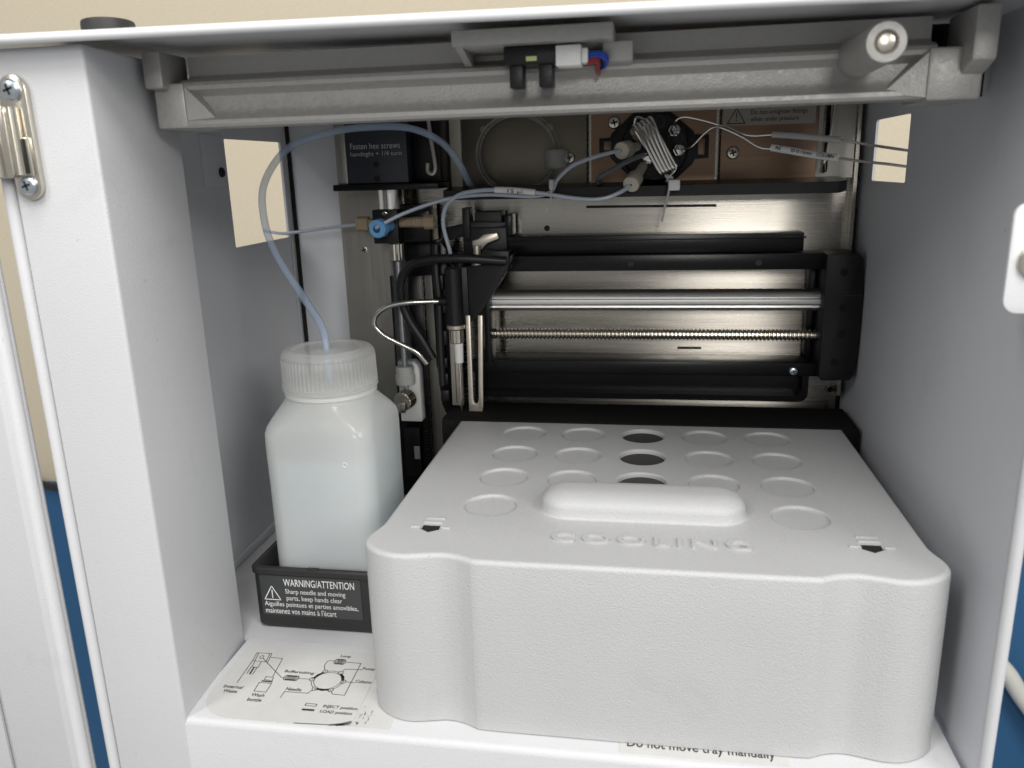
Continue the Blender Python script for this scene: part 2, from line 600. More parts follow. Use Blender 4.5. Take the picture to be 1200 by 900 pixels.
# hinge on the column
HG = thing('door_hinge', 'nickel door hinge screwed to the white column front', 'hinge', (-124, -11, 236))
lf = [(p[0], p[1]) for p in rrect(-127.2, -115.6, 236.5, 283, 5.7, 7)]
B().prism(lf, 'y', -10.3, -12.6, 0.5).build('leaf', NICKEL, HG)
B().prism([(-121.6, 246), (-117, 246), (-117, 260), (-121.6, 260)], 'y', -12.5, -14.2, 0.4).build('spring_tab', NICKEL, HG)
B().box(-119.2, -118.2, -14.6, -12.4, 246.5, 259.5).build('slot', HOLE, HG)
B().lathe((-121.6, -14.6, 246), (0, 0, 1), [(0, 2.2), (25, 2.2)], 16).build('barrel', NICKEL, HG)
B().prism(rrect(-140, -122.4, 245, 271.5, 2, 3), 'y', -13, -17.5, 0.6).build('door_leaf', NICKEL, HG)
B().lathe((-129, -17.2, 245.4), (0, 0, 1), [(0, 3.2), (26, 3.2)], 18).build('cover_barrel', NICKEL, HG)
screw((-121.2, -12.6, 277.4), (0, -1, 0), 3.9, HG, ZINC)
screw((-120.8, -12.6, 242.0), (0, -1, 0), 3.6, HG, ZINC)

HG.location.x += 3.0 * S

# open door to the left
DR = thing('instrument_door', 'white instrument door standing open beside the column', 'door', (-230, -20, -70))
dp = [(-137.0, -13), (-139.0, -10.2), (-330, 35), (-332, 20), (-142, -21), (-138.5, -18)]
B().prism(dp, 'z', -75, 243, 0.8).build('panel', PAINT, DR)
B().lathe((-139.6, -16.4, -75), (0, 0, 1), [(0, 3.0), (317, 3.0), (318.5, 2)], 16).build('door_rim', PAINT, DR)
B().prism([(-182, -14.6), (-182.4, -12.6), (-322, 17.4), (-322, 15.4)], 'z', -74.5, 236, 0.3).build('inner_panel', PAINT, DR)

# ================================================================== STICKERS ON THE DECK
FS = thing('flow_diagram_sticker', 'worn white sticker printed with a flow diagram of valve, loop and wash bottle', 'sticker', (-48, 22, 0))
sp = [(-86.4, 50), (-86.6, 10), (-85.2, 4), (-82.4, -0.6), (-78.6, -4), (-72.5, -6.2), (-66, -6.6), (-36, -6.5), (-9.4, -5.2), (-10.2, 51.4)]
B().prism(sp, 'z', 0.02, 0.22).build('paper', STICK, FS)
zt = 0.30
dg = B()
mk = lambda x, y: (x, y, zt)
LW = 0.36


def line(*p, wd=LW):
    dg.ribbon(p, wd, mk)


def ell(cx, cy, rx, ry, n=18, wd=LW):
    line(*[(cx + rx * math.cos(2 * math.pi * k / n), cy + ry * math.sin(2 * math.pi * k / n)) for k in range(n + 1)], wd=wd)


# pump block with syringe, waste line
line((-79.4, 44.7), (-71.1, 44.9), (-69.8, 37.5), (-78.3, 37.7), (-79.4, 44.7))
line((-78.3, 44.7), (-77.1, 37.8))
line((-72.1, 44.8), (-71.0, 37.9))
ell(-75.0, 41.3, 1.0, 1.3)
line((-76.8, 37.2), (-76.2, 32.5), (-72.7, 32.3), (-73.3, 37.2))
line((-76.5, 32.2), (-76.0, 26.9))
line((-74.8, 32.2), (-74.3, 26.8), wd=0.9)
line((-73.2, 32.3), (-72.7, 26.6))
line((-78.3, 37.7), (-77.3, 19.2))
line((-70.0, 41.6), (-63.5, 41.4), (-61.6, 26.0))
line((-74.0, 40.4), (-56.8, 25.8), (-55.4, 25.9))
# wash bottle
line((-65.1, 25.6), (-61.0, 25.4), (-60.4, 22.9), (-64.7, 23.1), (-65.1, 25.6))
line((-65.2, 22.0), (-60.3, 21.9), wd=1.0)
line((-66.2, 20.8), (-59.7, 20.6), (-59.4, 13.7), (-65.7, 13.9), (-66.2, 20.8))
# buffer tubing coil
for k in range(7):
    ell(-54.6 + k * 0.92, 26.1, 1.0, 2.0, 12, 0.42)
line((-48.2, 26.2), (-42.3, 26.3))
# rotor
ports = [(-40.9, 26.4), (-36.8, 33.2), (-28.6, 33.2), (-24.6, 26.4), (-28.4, 19.4), (-36.6, 19.3)]
pcx, pcy = -32.7, 26.3
for k in range(6):
    a, b = Vector(ports[k]), Vector(ports[(k + 1) % 6])
    c_ = Vector((pcx, pcy))
    mid = (a + b) / 2
    mid = mid + (mid - c_) * 0.06
    d_ = (b - a).normalized() * 1.5
    if k % 2 == 0:
        line(a + d_, mid, b - d_, wd=1.5)
    else:
        n_ = (mid - c_).normalized() * 0.62
        line(a + d_ + n_, mid + n_, b - d_ + n_, wd=0.32)
        line(a + d_ - n_, mid - n_, b - d_ - n_, wd=0.32)
for a in ports:
    ell(a[0], a[1], 1.25, 1.45, 14)
line((-37.4, 18.0), (-38.6, 15.5), (-50.5, 15.3), (-50.4, 10.6))
line((-37.6, 34.6), (-39.2, 38.4), (-39.2, 41.4), (-38, 42.6), (-35, 42.6))
for k in range(5):
    ell(-34.4 + k * 0.8, 42.3, 0.9, 2.2, 12)
ell(-30.4, 42.2, 0.9, 2.2, 12)
line((-29.4, 42.4), (-21.1, 42.2), (-20.1, 16.2), (-26.3, 16.4), (-27.6, 18.1))
line((-28.2, 34.7), (-27.4, 36.6), (-18.9, 37.0))
line((-23.2, 26.5), (-18.9, 26.3))
line((-36.2, 8.2), (-30.8, 8.1), (-30.7, 6.5), (-36.1, 6.6), (-36.2, 8.2))
line((-35.8, 3.6), (-30.8, 3.7), wd=1.3)
# peeled and dirty lower right edge
line((-36, -6.1), (-26, -5.6), (-19, -5.2), (-14, -3.6), (-10.2, -1.6), wd=0.5)
line((-19, -5.4), (-14, -4.4), (-10, -2.6), wd=0.8)
line((-16, -5.4), (-12.6, -4.6), (-10, -3.8), wd=0.5)
dg.build('diagram_print', INK, FS)
LT = 2.4
for (s_, x, y, w_, h_) in (('Internal', -82.4, 14.6, 10, LT), ('Waste', -81.0, 11.2, 7.4, LT), ('Wash', -65.6, 10.0, 6.8, LT), ('bottle', -65.8, 6.4, 7.3, LT),
                           ('Buffertubing', -57.4, 29.6, 15.6, 2.7), ('Needle', -50.6, 16.4, 8, LT), ('Loop', -33.9, 45.8, 5.6, 2.6), ('Pump', -18.6, 36.6, 6.4, 2.6),
                           ('Column', -18.6, 26.4, 8.2, LT), ('INJECT position', -27.2, 5.6, 16.9, 2.7), ('LOAD position', -27.2, 1.9, 15.6, 2.7)):
    text(s_, (x, y, zt), (1, 0, 0), (0.0, 1, 0), INK, FS, wd=w_, ht=h_, bold=0.018)
for k, a in enumerate(ports):
    text('321654'[k], (a[0] - 0.45, a[1] - 0.75, zt), (1, 0, 0), (0, 1, 0), INK, FS, ht=1.5)

# second sheet, with the keys, tucked half under the cover
FS2 = thing('tray_notice_sticker', 'white notice sticker about the tray, half hidden under the grey cover', 'sticker', (146, 2, 0))
B().prism([(112, -5.9), (182, -5.9), (182, 8), (112, 8)], 'z', 0.02, 0.2).build('paper', STICK, FS2)
text('Do not move tray manually', (115.2, -3.7, zt), (1, 0, 0), (0, 1, 0), INK, FS2, wd=62, ht=7.2, bold=0.012)
FS3 = thing('scuffed_note_sticker', 'scuffed sticker remnant between the flow diagram and the cover corner', 'sticker', (-4, 20, 0))
B().prism([(-9.0, -5.0), (9, -5.0), (9, 24), (-9.6, 24)], 'z', 0.02, 0.18).build('paper', STICK, FS3)
sc = B()
for k in range(26):
    x = random.choice((-7.2, -5.6, -3.0)) + random.uniform(-.5, .5)
    y = random.uniform(-4.4, 9)
    sc.ribbon([(x, y), (x + random.uniform(-.4, .8), y + random.uniform(.3, 1.6))], random.uniform(.12, .3), mk)
sc.build('scuff_marks', INKG, FS3)

# ================================================================== COOLING COVER
CV = thing('cooling_cover', 'grey moulded cooling cover with rows of round recesses and a raised grip', 'cover', (120, 97, 0))
half = [(0, 60), (0, 40), (-0.2, 33), (-1.5, 27), (-3.0, 21.5), (-3.0, 15.5), (-0.4, 10.2), (5.5, 5.2), (13, 2.2), (20, 2.0), (26, 3.2),
        (34, 4.8), (41, 3.9), (46.5, 1.6), (48.6, 0.5)]
lc = [(p.x, p.y) for p in catmull([(x, y, 0) for x, y in half], 5)] + [(52, 0.15), (62, 0)]
outl = [(0, 194)] + lc + [(240 - x, y) for x, y in reversed(lc)] + [(240, 194)]
# order is counter-clockwise seen from above: left side towards the front, then along the front, then back
n = len(outl)


def offset_ring(pts, d):
    out = []
    for i in range(len(pts)):
        a, b, c = Vector(pts[i - 1]), Vector(pts[i]), Vector(pts[(i + 1) % len(pts)])
        t1, t2 = (b - a).normalized(), (c - b).normalized()
        n1, n2 = Vector((-t1.y, t1.x)), Vector((-t2.y, t2.x))
        nn = (n1 + n2)
        nn = nn / max(0.3, nn.length_squared / 2)
        p = b + nn * d
        out.append((p.x, p.y))
    return out


ZT, FR = 83.6, 2.2
rg = [[(x, y, 0.5) for x, y in outl], [(x, y, 20) for x, y in outl], [(x, y, 60) for x, y in outl]]
for k in range(8):
    a = math.radians(90 * k / 7)
    rg.append([(x, y, ZT - FR + FR * math.sin(a)) for x, y in offset_ring(outl, FR * (1 - math.cos(a)))])
cb = B()
R = cb.rings(rg, False, False)
for f in cb.bm.faces:
    pass
# openings in the top
XS = [46.4, 83, 119.5, 156, 192.4]
YS = [171.5, 134, 96.8, 59.2]
RAD = 12.6
spots = [(i, j) for j in range(4) for i in range(5) if not (j == 3 and i in (1, 2, 3))]
edges = []
top = R[-1]
for i in range(n):
    edges.append(cb.bm.edges.get((top[i], top[(i + 1) % n])))
NC = 40
hole_rims = []


def arrow_outline(x, y):
    """stubby arrow pointing to the front"""
    return [(x - 4.2, y + 2.2), (x - 4.2, y - 1.6), (x - 6.2, y - 1.6), (x, y - 6.0), (x + 6.2, y - 1.6), (x + 4.2, y - 1.6), (x + 4.2, y + 2.2)]


def slot_outline(x, y, w_, h_):
    return [(x - w_, y - h_), (x + w_, y - h_), (x + w_, y + h_), (x - w_, y + h_)]


cut = []
for i, j in spots:
    cut.append(('r', circle(XS[i], YS[j], RAD + 1.2, NC), i, j))
for ax in (23.6, 216.6):
    cut.append(('a', arrow_outline(ax, 31.5), ax, 31.5))
for kind, lp_, i, j in cut:
    vs = [cb.bm.verts.new((x, y, ZT)) for x, y in lp_]
    hole_rims.append((kind, vs))
    for k in range(len(vs)):
        edges.append(cb.bm.edges.new((vs[k], vs[(k + 1) % len(vs)])))
g = bmesh.ops.triangle_fill(cb.bm, use_beauty=True, use_dissolve=False, edges=edges)
for f in g['geom']:
    if isinstance(f, bmesh.types.BMFace) and f.normal.z < 0:
        f.normal_flip()
for (kind, vs), (k2, lp_, i, j) in zip(hole_rims, cut):
    prev = vs
    if kind == 'r':
        steps = [(0.7 * math.cos(math.radians(a)), -0.7 * (1 - math.sin(math.radians(90 - a))) * 1.0) for a in (30, 60, 90)]
        depth = 3.0 if i == 2 else 1.5
        prof = [(RAD + 0.75, -0.1), (RAD + 0.4, -0.3), (RAD + 0.1, -0.7), (RAD, -1.2), (RAD, -depth - 0.3)]
        cxx, cyy = XS[i], YS[j]
        for r_, dz in prof:
            nv = [cb.bm.verts.new((x, y, ZT + dz)) for x, y in circle(cxx, cyy, r_, NC)]
            for k in range(NC):
                cb.bm.faces.new((prev[k], prev[(k + 1) % NC], nv[(k + 1) % NC], nv[k]))
            prev = nv
    else:
        nv = [cb.bm.verts.new((v.co.x, v.co.y, ZT - 2.4)) for v in vs]
        m_ = len(vs)
        for k in range(m_):
            cb.bm.faces.new((vs[k], vs[(k + 1) % m_], nv[(k + 1) % m_], nv[k]))
SH = cb.build('shell', COVERP, CV, 28)
me_ = SH.data
flat = {}
for p_ in me_.polygons:
    hz = abs(p_.normal.z) > 0.9999 and abs(p_.center.z * 1000 - ZT) < 0.01
    for lk in p_.edge_keys:
        flat.setdefault(lk, []).append(hz)
sh_ = me_.attributes.get('sharp_edge') or me_.attributes.new('sharp_edge', 'BOOLEAN', 'EDGE')
for e_ in me_.edges:
    f_ = flat.get(tuple(sorted(e_.vertices)), [])
    if len(f_) == 2 and f_[0] != f_[1]:
        sh_.data[e_.index].value = True
for i, j in spots:
    if i == 2:
        B().lathe((XS[i], YS[j], ZT - 6), (0, 0, 1), [(0, RAD + 1), (3.4, RAD + 1)], NC).build('open_port', PORTF, SH)
    else:
        B().lathe((XS[i], YS[j], ZT - 2.8), (0, 0, 1), [(0, RAD + 0.4), (1.3, RAD + 0.4)], NC).build('round_recess', COVERP, SH)
for ax in (23.6, 216.6):
    B().prism([(ax - 7, 24.5), (ax + 7, 24.5), (ax + 7, 34.5), (ax - 7, 34.5)], 'z', ZT - 1.6, ZT - 0.45).build('arrow_opening', HOLE, SH)
    br = B()
    br.box(ax - 4.6, ax + 4.6, 35.0, 36.9, ZT - 0.4, ZT + 0.65, 0.25)
    br.box(ax - 4.6, ax + 4.6, 39.4, 41.3, ZT - 0.4, ZT + 0.65, 0.25)
    br.box(ax - 9.4, ax - 4.8, 29.7, 31.0, ZT - 0.4, ZT + 0.7, 0.3)
    br.box(ax + 4.8, ax + 9.4, 29.7, 31.0, ZT - 0.4, ZT + 0.7, 0.3)
    br.build('arrow_ribs', COVERP, SH)
# grip
gr = B()


def stadium(x0, x1, y0, y1, r, k=10):
    return rrect(x0, x1, y0, y1, r, k)


gx0, gx1, gy0, gy1, gh = 71.5, 168.0, 46.2, 76, 10.6
grr = []
for (off, z) in ((-1.2, 0.0), (-0.5, 0.35), (0.0, 1.2), (0.35, 4.0)):
    grr.append([(x, y, ZT + z) for x, y in stadium(gx0 + off, gx1 - off, gy0 + off, gy1 - off, 13.5 - off)])
for k in range(1, 9):
    a = math.radians(90 * k / 8)
    off = 0.35 + 12.2 * (1 - math.cos(a))
    z = 4.0 + (gh - 4.0) * math.sin(a)
    grr.append([(x, y, ZT + z) for x, y in stadium(gx0 + off, gx1 - off, gy0 + off, gy1 - off, max(0.6, 13.5 - off))])
gr.rings(grr, False, True)
gr.build('grip', COVERP, CV, 40)
cl = text('COOLING', (80.4, 21.6, ZT + 0.05), (1, 0, 0), (0, 1, 0), COVERP, CV, 'raised_lettering', wd=86, ht=8.4, extrude=1.0, bold=0.004, spacing=1.22)

# foam block behind the cover
o = B().box(-13, 249.5, 194.8, 238, 0.2, 83.8, 0.8).build('foam_block', FOAM)
tag(recentre(o), 'black foam block standing behind the grey cooling cover', 'foam block')

# ================================================================== BOTTLE TRAY, BOTTLE
TR = thing('bottle_tray', 'charcoal plastic bottle tray with a warning label on its front', 'tray', (-52, 103, 0))
to = rrect(-91, -13, 69, 137, 5, 6)
ti = rrect(-88.6, -15.4, 71.4, 134.6, 3.4, 6)
rr_ = [[(x, y, 0.1) for x, y in rrect(-88.6, -15.4, 70.6, 135, 4, 6)], [(x, y, 2.4) for x, y in to], [(x, y, 33) for x, y in to],
       [(x, y, 33.4) for x, y in rrect(-92, -12, 68, 138, 5.6, 6)], [(x, y, 36.2) for x, y in rrect(-92, -12, 68, 138, 5.6, 6)],
       [(x, y, 36.9) for x, y in rrect(-91.4, -12.6, 68.6, 137.4, 5.2, 6)],
       [(x, y, 36.9) for x, y in rrect(-88.8, -15.2, 71.2, 134.8, 3.5, 6)], [(x, y, 36.2) for x, y in ti], [(x, y, 2.6) for x, y in ti]]
tb = B()
tb.rings(rr_, True, True)
tb.build('tray_body', DARKGREY, TR, 40)
B().box(-58, -52, 68.4, 70.6, 36.7, 37.7, 0.3).build('rim_nib', DARKGREY, TR)
WL = B().prism(rrect(-86.4, -28.6, 8.6, 32.6, 0.6, 2), 'y', 68.95, 68.65).build('warning_label', LABELK, TR)
yl = 68.55
text('WARNING/ATTENTION', (-72.6, yl, 26.6), (1, 0, 0), (0, 0, 1), INKW, WL, wd=40.5, ht=4.3, bold=0.004)
text('Sharp needle and moving', (-72.0, yl, 21.2), (1, 0, 0), (0, 0, 1), INKW, WL, wd=34.5, ht=3.7, bold=0.0)
text('parts, keep hands clear', (-71.6, yl, 17.2), (1, 0, 0), (0, 0, 1), INKW, WL, wd=32, ht=3.7, bold=0.0)
text('Aiguilles pointues et parties amovibles,', (-84.8, yl, 13.2), (1, 0, 0), (0, 0, 1), INKW, WL, wd=54, ht=3.7, bold=0.0)
text("maintenez vos mains \u00e0 l'\u00e9cart", (-84.6, yl, 9.7), (1, 0, 0), (0, 0, 1), INKW, WL, wd=41, ht=3.4, bold=0.0)
tri = B()
mk2 = lambda x, z: (x, yl, z)
tri.ribbon([(-84.4, 18.0), (-75.0, 18.0), (-79.7, 26.2), (-84.4, 18.0)], 0.5, mk2)
tri.ribbon([(-79.7, 23.6), (-79.7, 20.6)], 0.6, mk2)
tri.ribbon([(-79.7, 19.7), (-79.7, 19.2)], 0.6, mk2)
tri.build('warning_triangle', INKW, WL)

BT = thing('wash_bottle', 'square milky plastic wash bottle with ribbed screw cap standing in the tray', 'bottle', (-50, 104, 2.8))
bx0, bx1, by0, by1 = -80.5, -19.5, 74, 134
br_ = []


def bring(off, z, r):
    return [(x, y, z) for x, y in rrect(bx0 + off, bx1 - off, by0 + off, by1 - off, r, 7)]


br_ += [bring(6, 3.2, 6), bring(2.4, 3.4, 8), bring(0.6, 5.2, 9), bring(0, 8, 9.5)]
for z in (20, 50, 80, 104):
    br_.append(bring(0.0 if z in (8, 104) else 0.15, z, 9.5))
for (o_, z_, r_) in ((0.2, 110.5, 9.6), (0.9, 113.6, 10.6), (2.0, 116.2, 12.4), (3.1, 118.6, 14.8), (4.1, 121, 17.6), (4.9, 123.2, 20.6), (5.5, 125.2, 23.2), (5.75, 126.4, 24.5)):
    br_.append(bring(o_, z_, r_))
neck = []
NK = len(br_[0])


def ncirc(r, z):
    """circle with the vertex order of rrect"""
    out = []
    for q in range(4):
        for k in range(8):
            a = math.radians(90 * q + 90 * k / 7)
            out.append((-50 + r * math.cos(a + 0.0), 104 + r * math.sin(a), z))
    return out


# avoid doubled seam vertices on the round rings
def ncirc2(r, z):
    out = []
    for q in range(4):
        for k in range(8):
            a = math.radians(90 * q + 3 + 84 * k / 7)
            out.append((-50 + r * math.cos(a), 104 + r * math.sin(a), z))
    return out


br_.append(ncirc2(24.2, 127.0))
br_.append(ncirc2(23.4, 127.6))
br_.append(ncirc2(23.2, 129.6))
bb = B()
bb.rings(br_, True, True)
bb.build('bottle_body', HDPE, BT, 60)
B().lathe((-50, 104, 127.6), (0, 0, 1), [(0, 23.6), (0.4, 25.0), (1.9, 25.0), (2.3, 23.8)], 48).build('neck_ring', HDPE, BT)
lq = B()
lq.rings([[(x, y, z) for x, y in rrect(bx0 + o_, bx1 - o_, by0 + o_, by1 - o_, 11, 6)] for o_, z in ((3.5, 5.4), (2.2, 7), (2.2, 96), (2.3, 96.4))], True, True)
lq.build('liquid', WATER, BT, 50)
B().lathe((-33.5, 73.9, 96), (0, -1, 0), [(0, 1.7), (0.35, 1.5), (0.35, 1.0), (0, 0.8)], 18, cap0=False, cap1=False).build('moulded_ring', HDPE, BT)
cp = B()
rib = lambda k: 1.0 if k % 2 else 0.975
pr = [(0, 25.4), (0.3, 25.9), (2.2, 25.9), (2.6, 25.2)]
cp.lathe((-50, 104, 131.0), (0, 0, 1), pr, 48)
CAPO = cp.build('cap', CAPP, BT, 40)
c2 = B()
rs = []
u, v_ = frame_of(V(0, 0, 1))
NS = 264
for (z, r, d) in ((133.5, 25.4, 0.55), (134, 25.7, 0.55), (147.5, 25.3, 0.55), (148.6, 25.0, 0.5), (149.0, 25.2, 0), (150.6, 24.6, 0), (152.0, 23.2, 0), (152.6, 21.4, 0),
                  (152.6, 19.6, 0), (151.2, 18.6, 0), (151.0, 6.5, 0), (151.4, 5.6, 0), (151.4, 1.0, 0)):
    ring = []
    for k in range(NS):
        a = 2 * math.pi * k / NS
        q = r - (d if (k % 4) in (0, 1) else 0)
        ring.append((-50 + q * math.cos(a), 104 + q * math.sin(a), z))
    rs.append(ring)
c2.rings(rs, True, True)
c2.build('ribbed_skirt', CAPP, CAPO, 50)

# ================================================================== CAST BEAM UNDER THE LID
BM = thing('cast_support_beam', 'rough cast aluminium beam spanning the opening below the lid', 'beam', (78, 40, 262))
pf = [(60, 293), (40, 293), (40, 285.4), (38.8, 284), (33.4, 283), (31.6, 282), (31, 280.6), (31.2, 279), (33.6, 277.6), (34.6, 276.4), (34.2, 271), (33, 268.8),
      (31.6, 267.8), (30.4, 266.6), (30.2, 265), (31, 263.8), (36, 263.2), (52, 266.5), (60, 266.5)]
B().prism(pf, 'x', -75, 223).build('channel', CAST, BM, 30)
for sgn in (0, 1):
    if sgn == 0:
        e = B().box(-86.5, -72.5, 30, 58, 263.6, 282, 1.3)
        e.hull([(-72.6, 30.6, 265), (-72.6, 30.6, 280.5), (-69.5, 34.8, 279.5), (-59.5, 34.8, 267.6), (-59, 31.5, 266.2), (-72.6, 40, 265), (-72.6, 40, 280)])
        e.build('end_block', CAST, BM, 30)
        B().box(-87.2, -78.6, 25, 46, 279.4, 294, 1.2).build('lug', CAST, BM, 30)
    else:
        e = B().box(219.5, 238.2, 28, 58, 262.6, 281, 1.3)
        e.hull([(219.6, 28.6, 264), (219.6, 28.6, 279.5), (217.5, 34.8, 279.5), (206, 34.8, 267.6), (205.5, 31.5, 266.2), (219.6, 40, 264), (219.6, 40, 280)])
        e.build('end_block', CAST, BM, 30)
        B().prism([(46, 266), (34, 269), (18, 275), (18, 293), (46, 293)], 'x', 230.4, 238.6, 1.2).build('lug', CAST, BM, 30)
LED = B().box(47.6, 107.6, 12, 41, 287.4, 293.2, 0.9).build('ledge', CAST, BM, 30)
B().prism([(12, 288), (41, 280), (41, 288)], 'x', 48.4, 51.4, 0.3).build('ledge_foot', CAST, BM, 30)
B().prism([(22, 288), (24, 281), (41, 279.5), (41, 288)], 'x', 103, 114.4, 0.8).build('ledge_foot', CAST, BM, 30)
B().lathe((196.2, 36, 279.4), (0, -1, 0), [(0, 7.4), (2, 7.2), (40.2, 6.7), (41.2, 6.2), (41.4, 3.9), (40.6, 3.5), (40.0, 3.2)], 32).build('peg', CAST, BM, 40)
B().lathe((196.2, -4.4, 279.4), (0, -1, 0), [(-1, 3.2), (0, 3.1), (0.7, 2.6), (1.0, 1.2)], 24).build('peg_pin', NICKEL, BM, 40)
B().prism([(60.3, 265.5), (64, 265.5), (64, 293), (60.3, 293)], 'x', -86, 250).build('rear_web', BLACK, BM)

SN = thing('optical_sensor', 'black forked optical sensor with white plug clipped under the beam ledge', 'sensor', (80, 22, 273))
B().box(66.4, 86, 17, 27, 280.6, 287.2, 0.5).build('sensor_body', BLACKP, SN)
for x in (68.4, 79.6):
    B().box(x, x + 5.2, 17.6, 26, 272.6, 280.6, 0.5).build('prong', BLACKP, SN)
B().box(75.0, 79.0, 16.6, 17.05, 281.8, 283.4).build('printed_mark', LIME, SN)
B().box(86.2, 95.6, 15.5, 25, 279.4, 286.6, 0.4).build('plug', WHITEP, SN)
B().box(95.7, 98.0, 16.5, 24, 280.4, 285.4, 0.3).build('plug_end', WHITEP, SN)
for z, m_, e in ((283.2, BLUEW, 2.0), (282.2, BLUEW, 0.4), (281.0, REDW, -1.0), (280.2, REDW, -2.0)):
    B().tube([(97.6, 19, z), (101, 18.6, z + 0.5), (104.5 - (0 if m_ is BLUEW else 3), 20, z - 0.6), (104 - (0 if m_ is BLUEW else 3), 25, z - 2.4), (101, 33, z - 2.5)], 0.85, 8).build('wire', m_, SN)

# ================================================================== PANELS OVER THE BACK PLATE
CPn = thing('smoked_cover_panel', 'brownish cover panel behind the coiled clear tubing', 'panel', (38, 250, 232))
B().box(-3, 80.4, 248, 250, 232, 292, 0.4).build('sheet', GREYPL, CPn)
screw((69, 248, 249), (0, -1, 0), 3.6, CPn, NICKEL)
for x in (12, 56):
    B().lathe((x, 248, 268.5), (0, -1, 0), [(0, 2.6), (0.3, 2.2)], 16).build('plug', PEEK, CPn)
B().box(-11, -3.4, 246, 254, 232, 292, 0.3).build('edge_strip', CREAM, CPn)
VPn = thing('valve_mount_panel', 'copper-toned metal panel carrying the injection valve', 'panel', (123, 250, 230))
vh = [(93, 254), (104, 268), (112, 275), (136, 275), (150, 262), (150, 247), (137, 233), (113, 233), (93, 247)]
B().plate([(83.2, 230), (162.4, 230), (162.4, 292), (83.2, 292)], [list(reversed(vh))][:0], 'y', 248, 250).build('sheet', COPPER, VPn)
screw((98, 248, 270), (0, -1, 0), 4.0, VPn, NICKEL)
WPn = thing('warning_cover_panel', 'copper-toned metal panel with a printed pressure warning', 'panel', (195, 250, 230))
B().box(165.4, 224, 247.4, 250, 230, 292, 0.4).build('sheet', COPPER, WPn)
screw((173, 247.4, 249), (0, -1, 0), 4.0, WPn, NICKEL)
wlb = B().box(166.4, 222, 247.1, 247.35, 265.4, 291).build('printed_label', TAPE, WPn)
ty = 247.0
text('WARNING', (183, ty, 276.4), (1, 0, 0), (0, 0, 1), INK, wlb, wd=19, ht=3.2, bold=0.012)
text('Do not untighten fittings', (183, ty, 271.0), (1, 0, 0), (0, 0, 1), INK, wlb, wd=34, ht=3.6, bold=0.008)
text('when under pressure', (183, ty, 266.8), (1, 0, 0), (0, 0, 1), INK, wlb, wd=29, ht=3.6, bold=0.008)
tri = B()
mk3 = lambda x, z: (x, ty, z)
tri.ribbon([(169, 266.8), (179.6, 266.8), (174.3, 276), (169, 266.8)], 0.6, mk3)
tri.ribbon([(174.3, 273), (174.3, 270)], 0.6, mk3)
tri.ribbon([(174.3, 268.8), (174.3, 268.3)], 0.6, mk3)
tri.build('warning_triangle', INK, wlb)
SB = thing('slotted_bracket', 'steel bracket with a slot and a bent wire hook beside the copper panel', 'bracket', (230, 250, 232))
B().plate([(224.6, 232), (247, 232), (247, 292), (224.6, 292)], [list(reversed(rrect(227.2, 231.6, 235, 291, 2.1, 4)))], 'y', 250, 251.5).build('sheet', STEELV, SB)
B().tube([(233, 244, 286), (232.4, 244, 275), (230, 244, 252), (228.6, 244.5, 242), (229, 247, 237), (230, 251, 235.5)], 0.95, 8).build('wire_hook', BRIGHT, SB)

# black shelf
o = B().hull([(-12, 226, 224.5), (-12, 226, 230.5), (-12, 249, 233), (-12, 249, 224.5), (234, 226, 223.5), (234, 226, 230.4), (240, 232, 231), (240, 232, 224.5), (238, 249, 233), (238, 249, 224.5)]).build('ledge_shelf', BLACK, None, 20)
tag(recentre(o), 'long black shelf under the copper panels', 'shelf')

# ================================================================== INJECTION VALVE
IV = thing('injection_valve', 'black round injection valve with steel loop coil and beige fittings', 'valve', (124, 246, 232))
vo = [(88.5, 251), (88.5, 260.5), (95.5, 260.8), (96.5, 263.5), (110, 275.4), (121, 278.5), (132, 277), (148, 263.4), (149, 261), (158, 260.8), (158, 246.5), (149.5, 246),
      (148, 243), (138, 234), (127, 231.5), (113, 231.8), (104, 240), (96, 248), (95, 250.6)]
B().prism(vo, 'y', 246.2, 247.9, 0.4).build('flange', BLACKP, IV)
for x0, x1, z0, z1 in ((91.5, 96.5, 253, 258.6), (151, 155.4, 248.6, 258.4)):
    B().box(x0, x1, 245.2, 246.1, z0, z1, 0.3).build('clip', COPPER, IV)
B().lathe((124, 246.3, 254), (0, -1, 0), [(0, 21), (1, 21.4), (9, 21.2), (10.4, 20)], 40).build('stator', BLACKP, IV, 40)
for k in range(6):
    a = math.radians(20 + 60 * k)
    B().lathe((124 + 15 * math.cos(a), 236.2, 254 + 15 * math.sin(a)), (0, -1, 0), [(0, 4.2), (1, 4.2), (1.4, 3.6), (1.4, 2), (0.5, 1.8)], 16).build('port', DARKGREY, IV)
for (a_, c_) in (((103.4, 218, 252), (113, 236, 254.6)), ((109.6, 216, 231.4), (117, 236, 242.6))):
    A_, C_ = Vector(a_), Vector(c_)
    d_ = C_ - A_
    f_ = B().lathe(a_, d_, [(0, 4.6), (0.6, 5.2), (9, 5.2), (10, 4.6), (10.4, 3.2), (d_.length, 2.8)], 20, radial=None).build('finger_fitting', CREAM, IV)
    B().lathe(A_ - d_.normalized() * 0.1, d_, [(0, 0.9), (0.3, 0.9)], 12).build('bore', HOLE, f_)
for (a_, c_) in (((137, 228, 264), (133, 237, 262)), ((140, 228, 251.5), (137, 237, 251.5)), ((111, 228, 264), (115, 237, 260)), ((120, 228, 246), (120, 237, 249))):
    d_ = Vector(c_) - Vector(a_)
    B().lathe(a_, d_, [(0, 1.6), (0.5, 3.0), (4, 3.0), (4.2, 3.6), (d_.length, 3.6)], 6).build('hex_nut', BRIGHT if a_[0] > 112 else PEEK, IV)
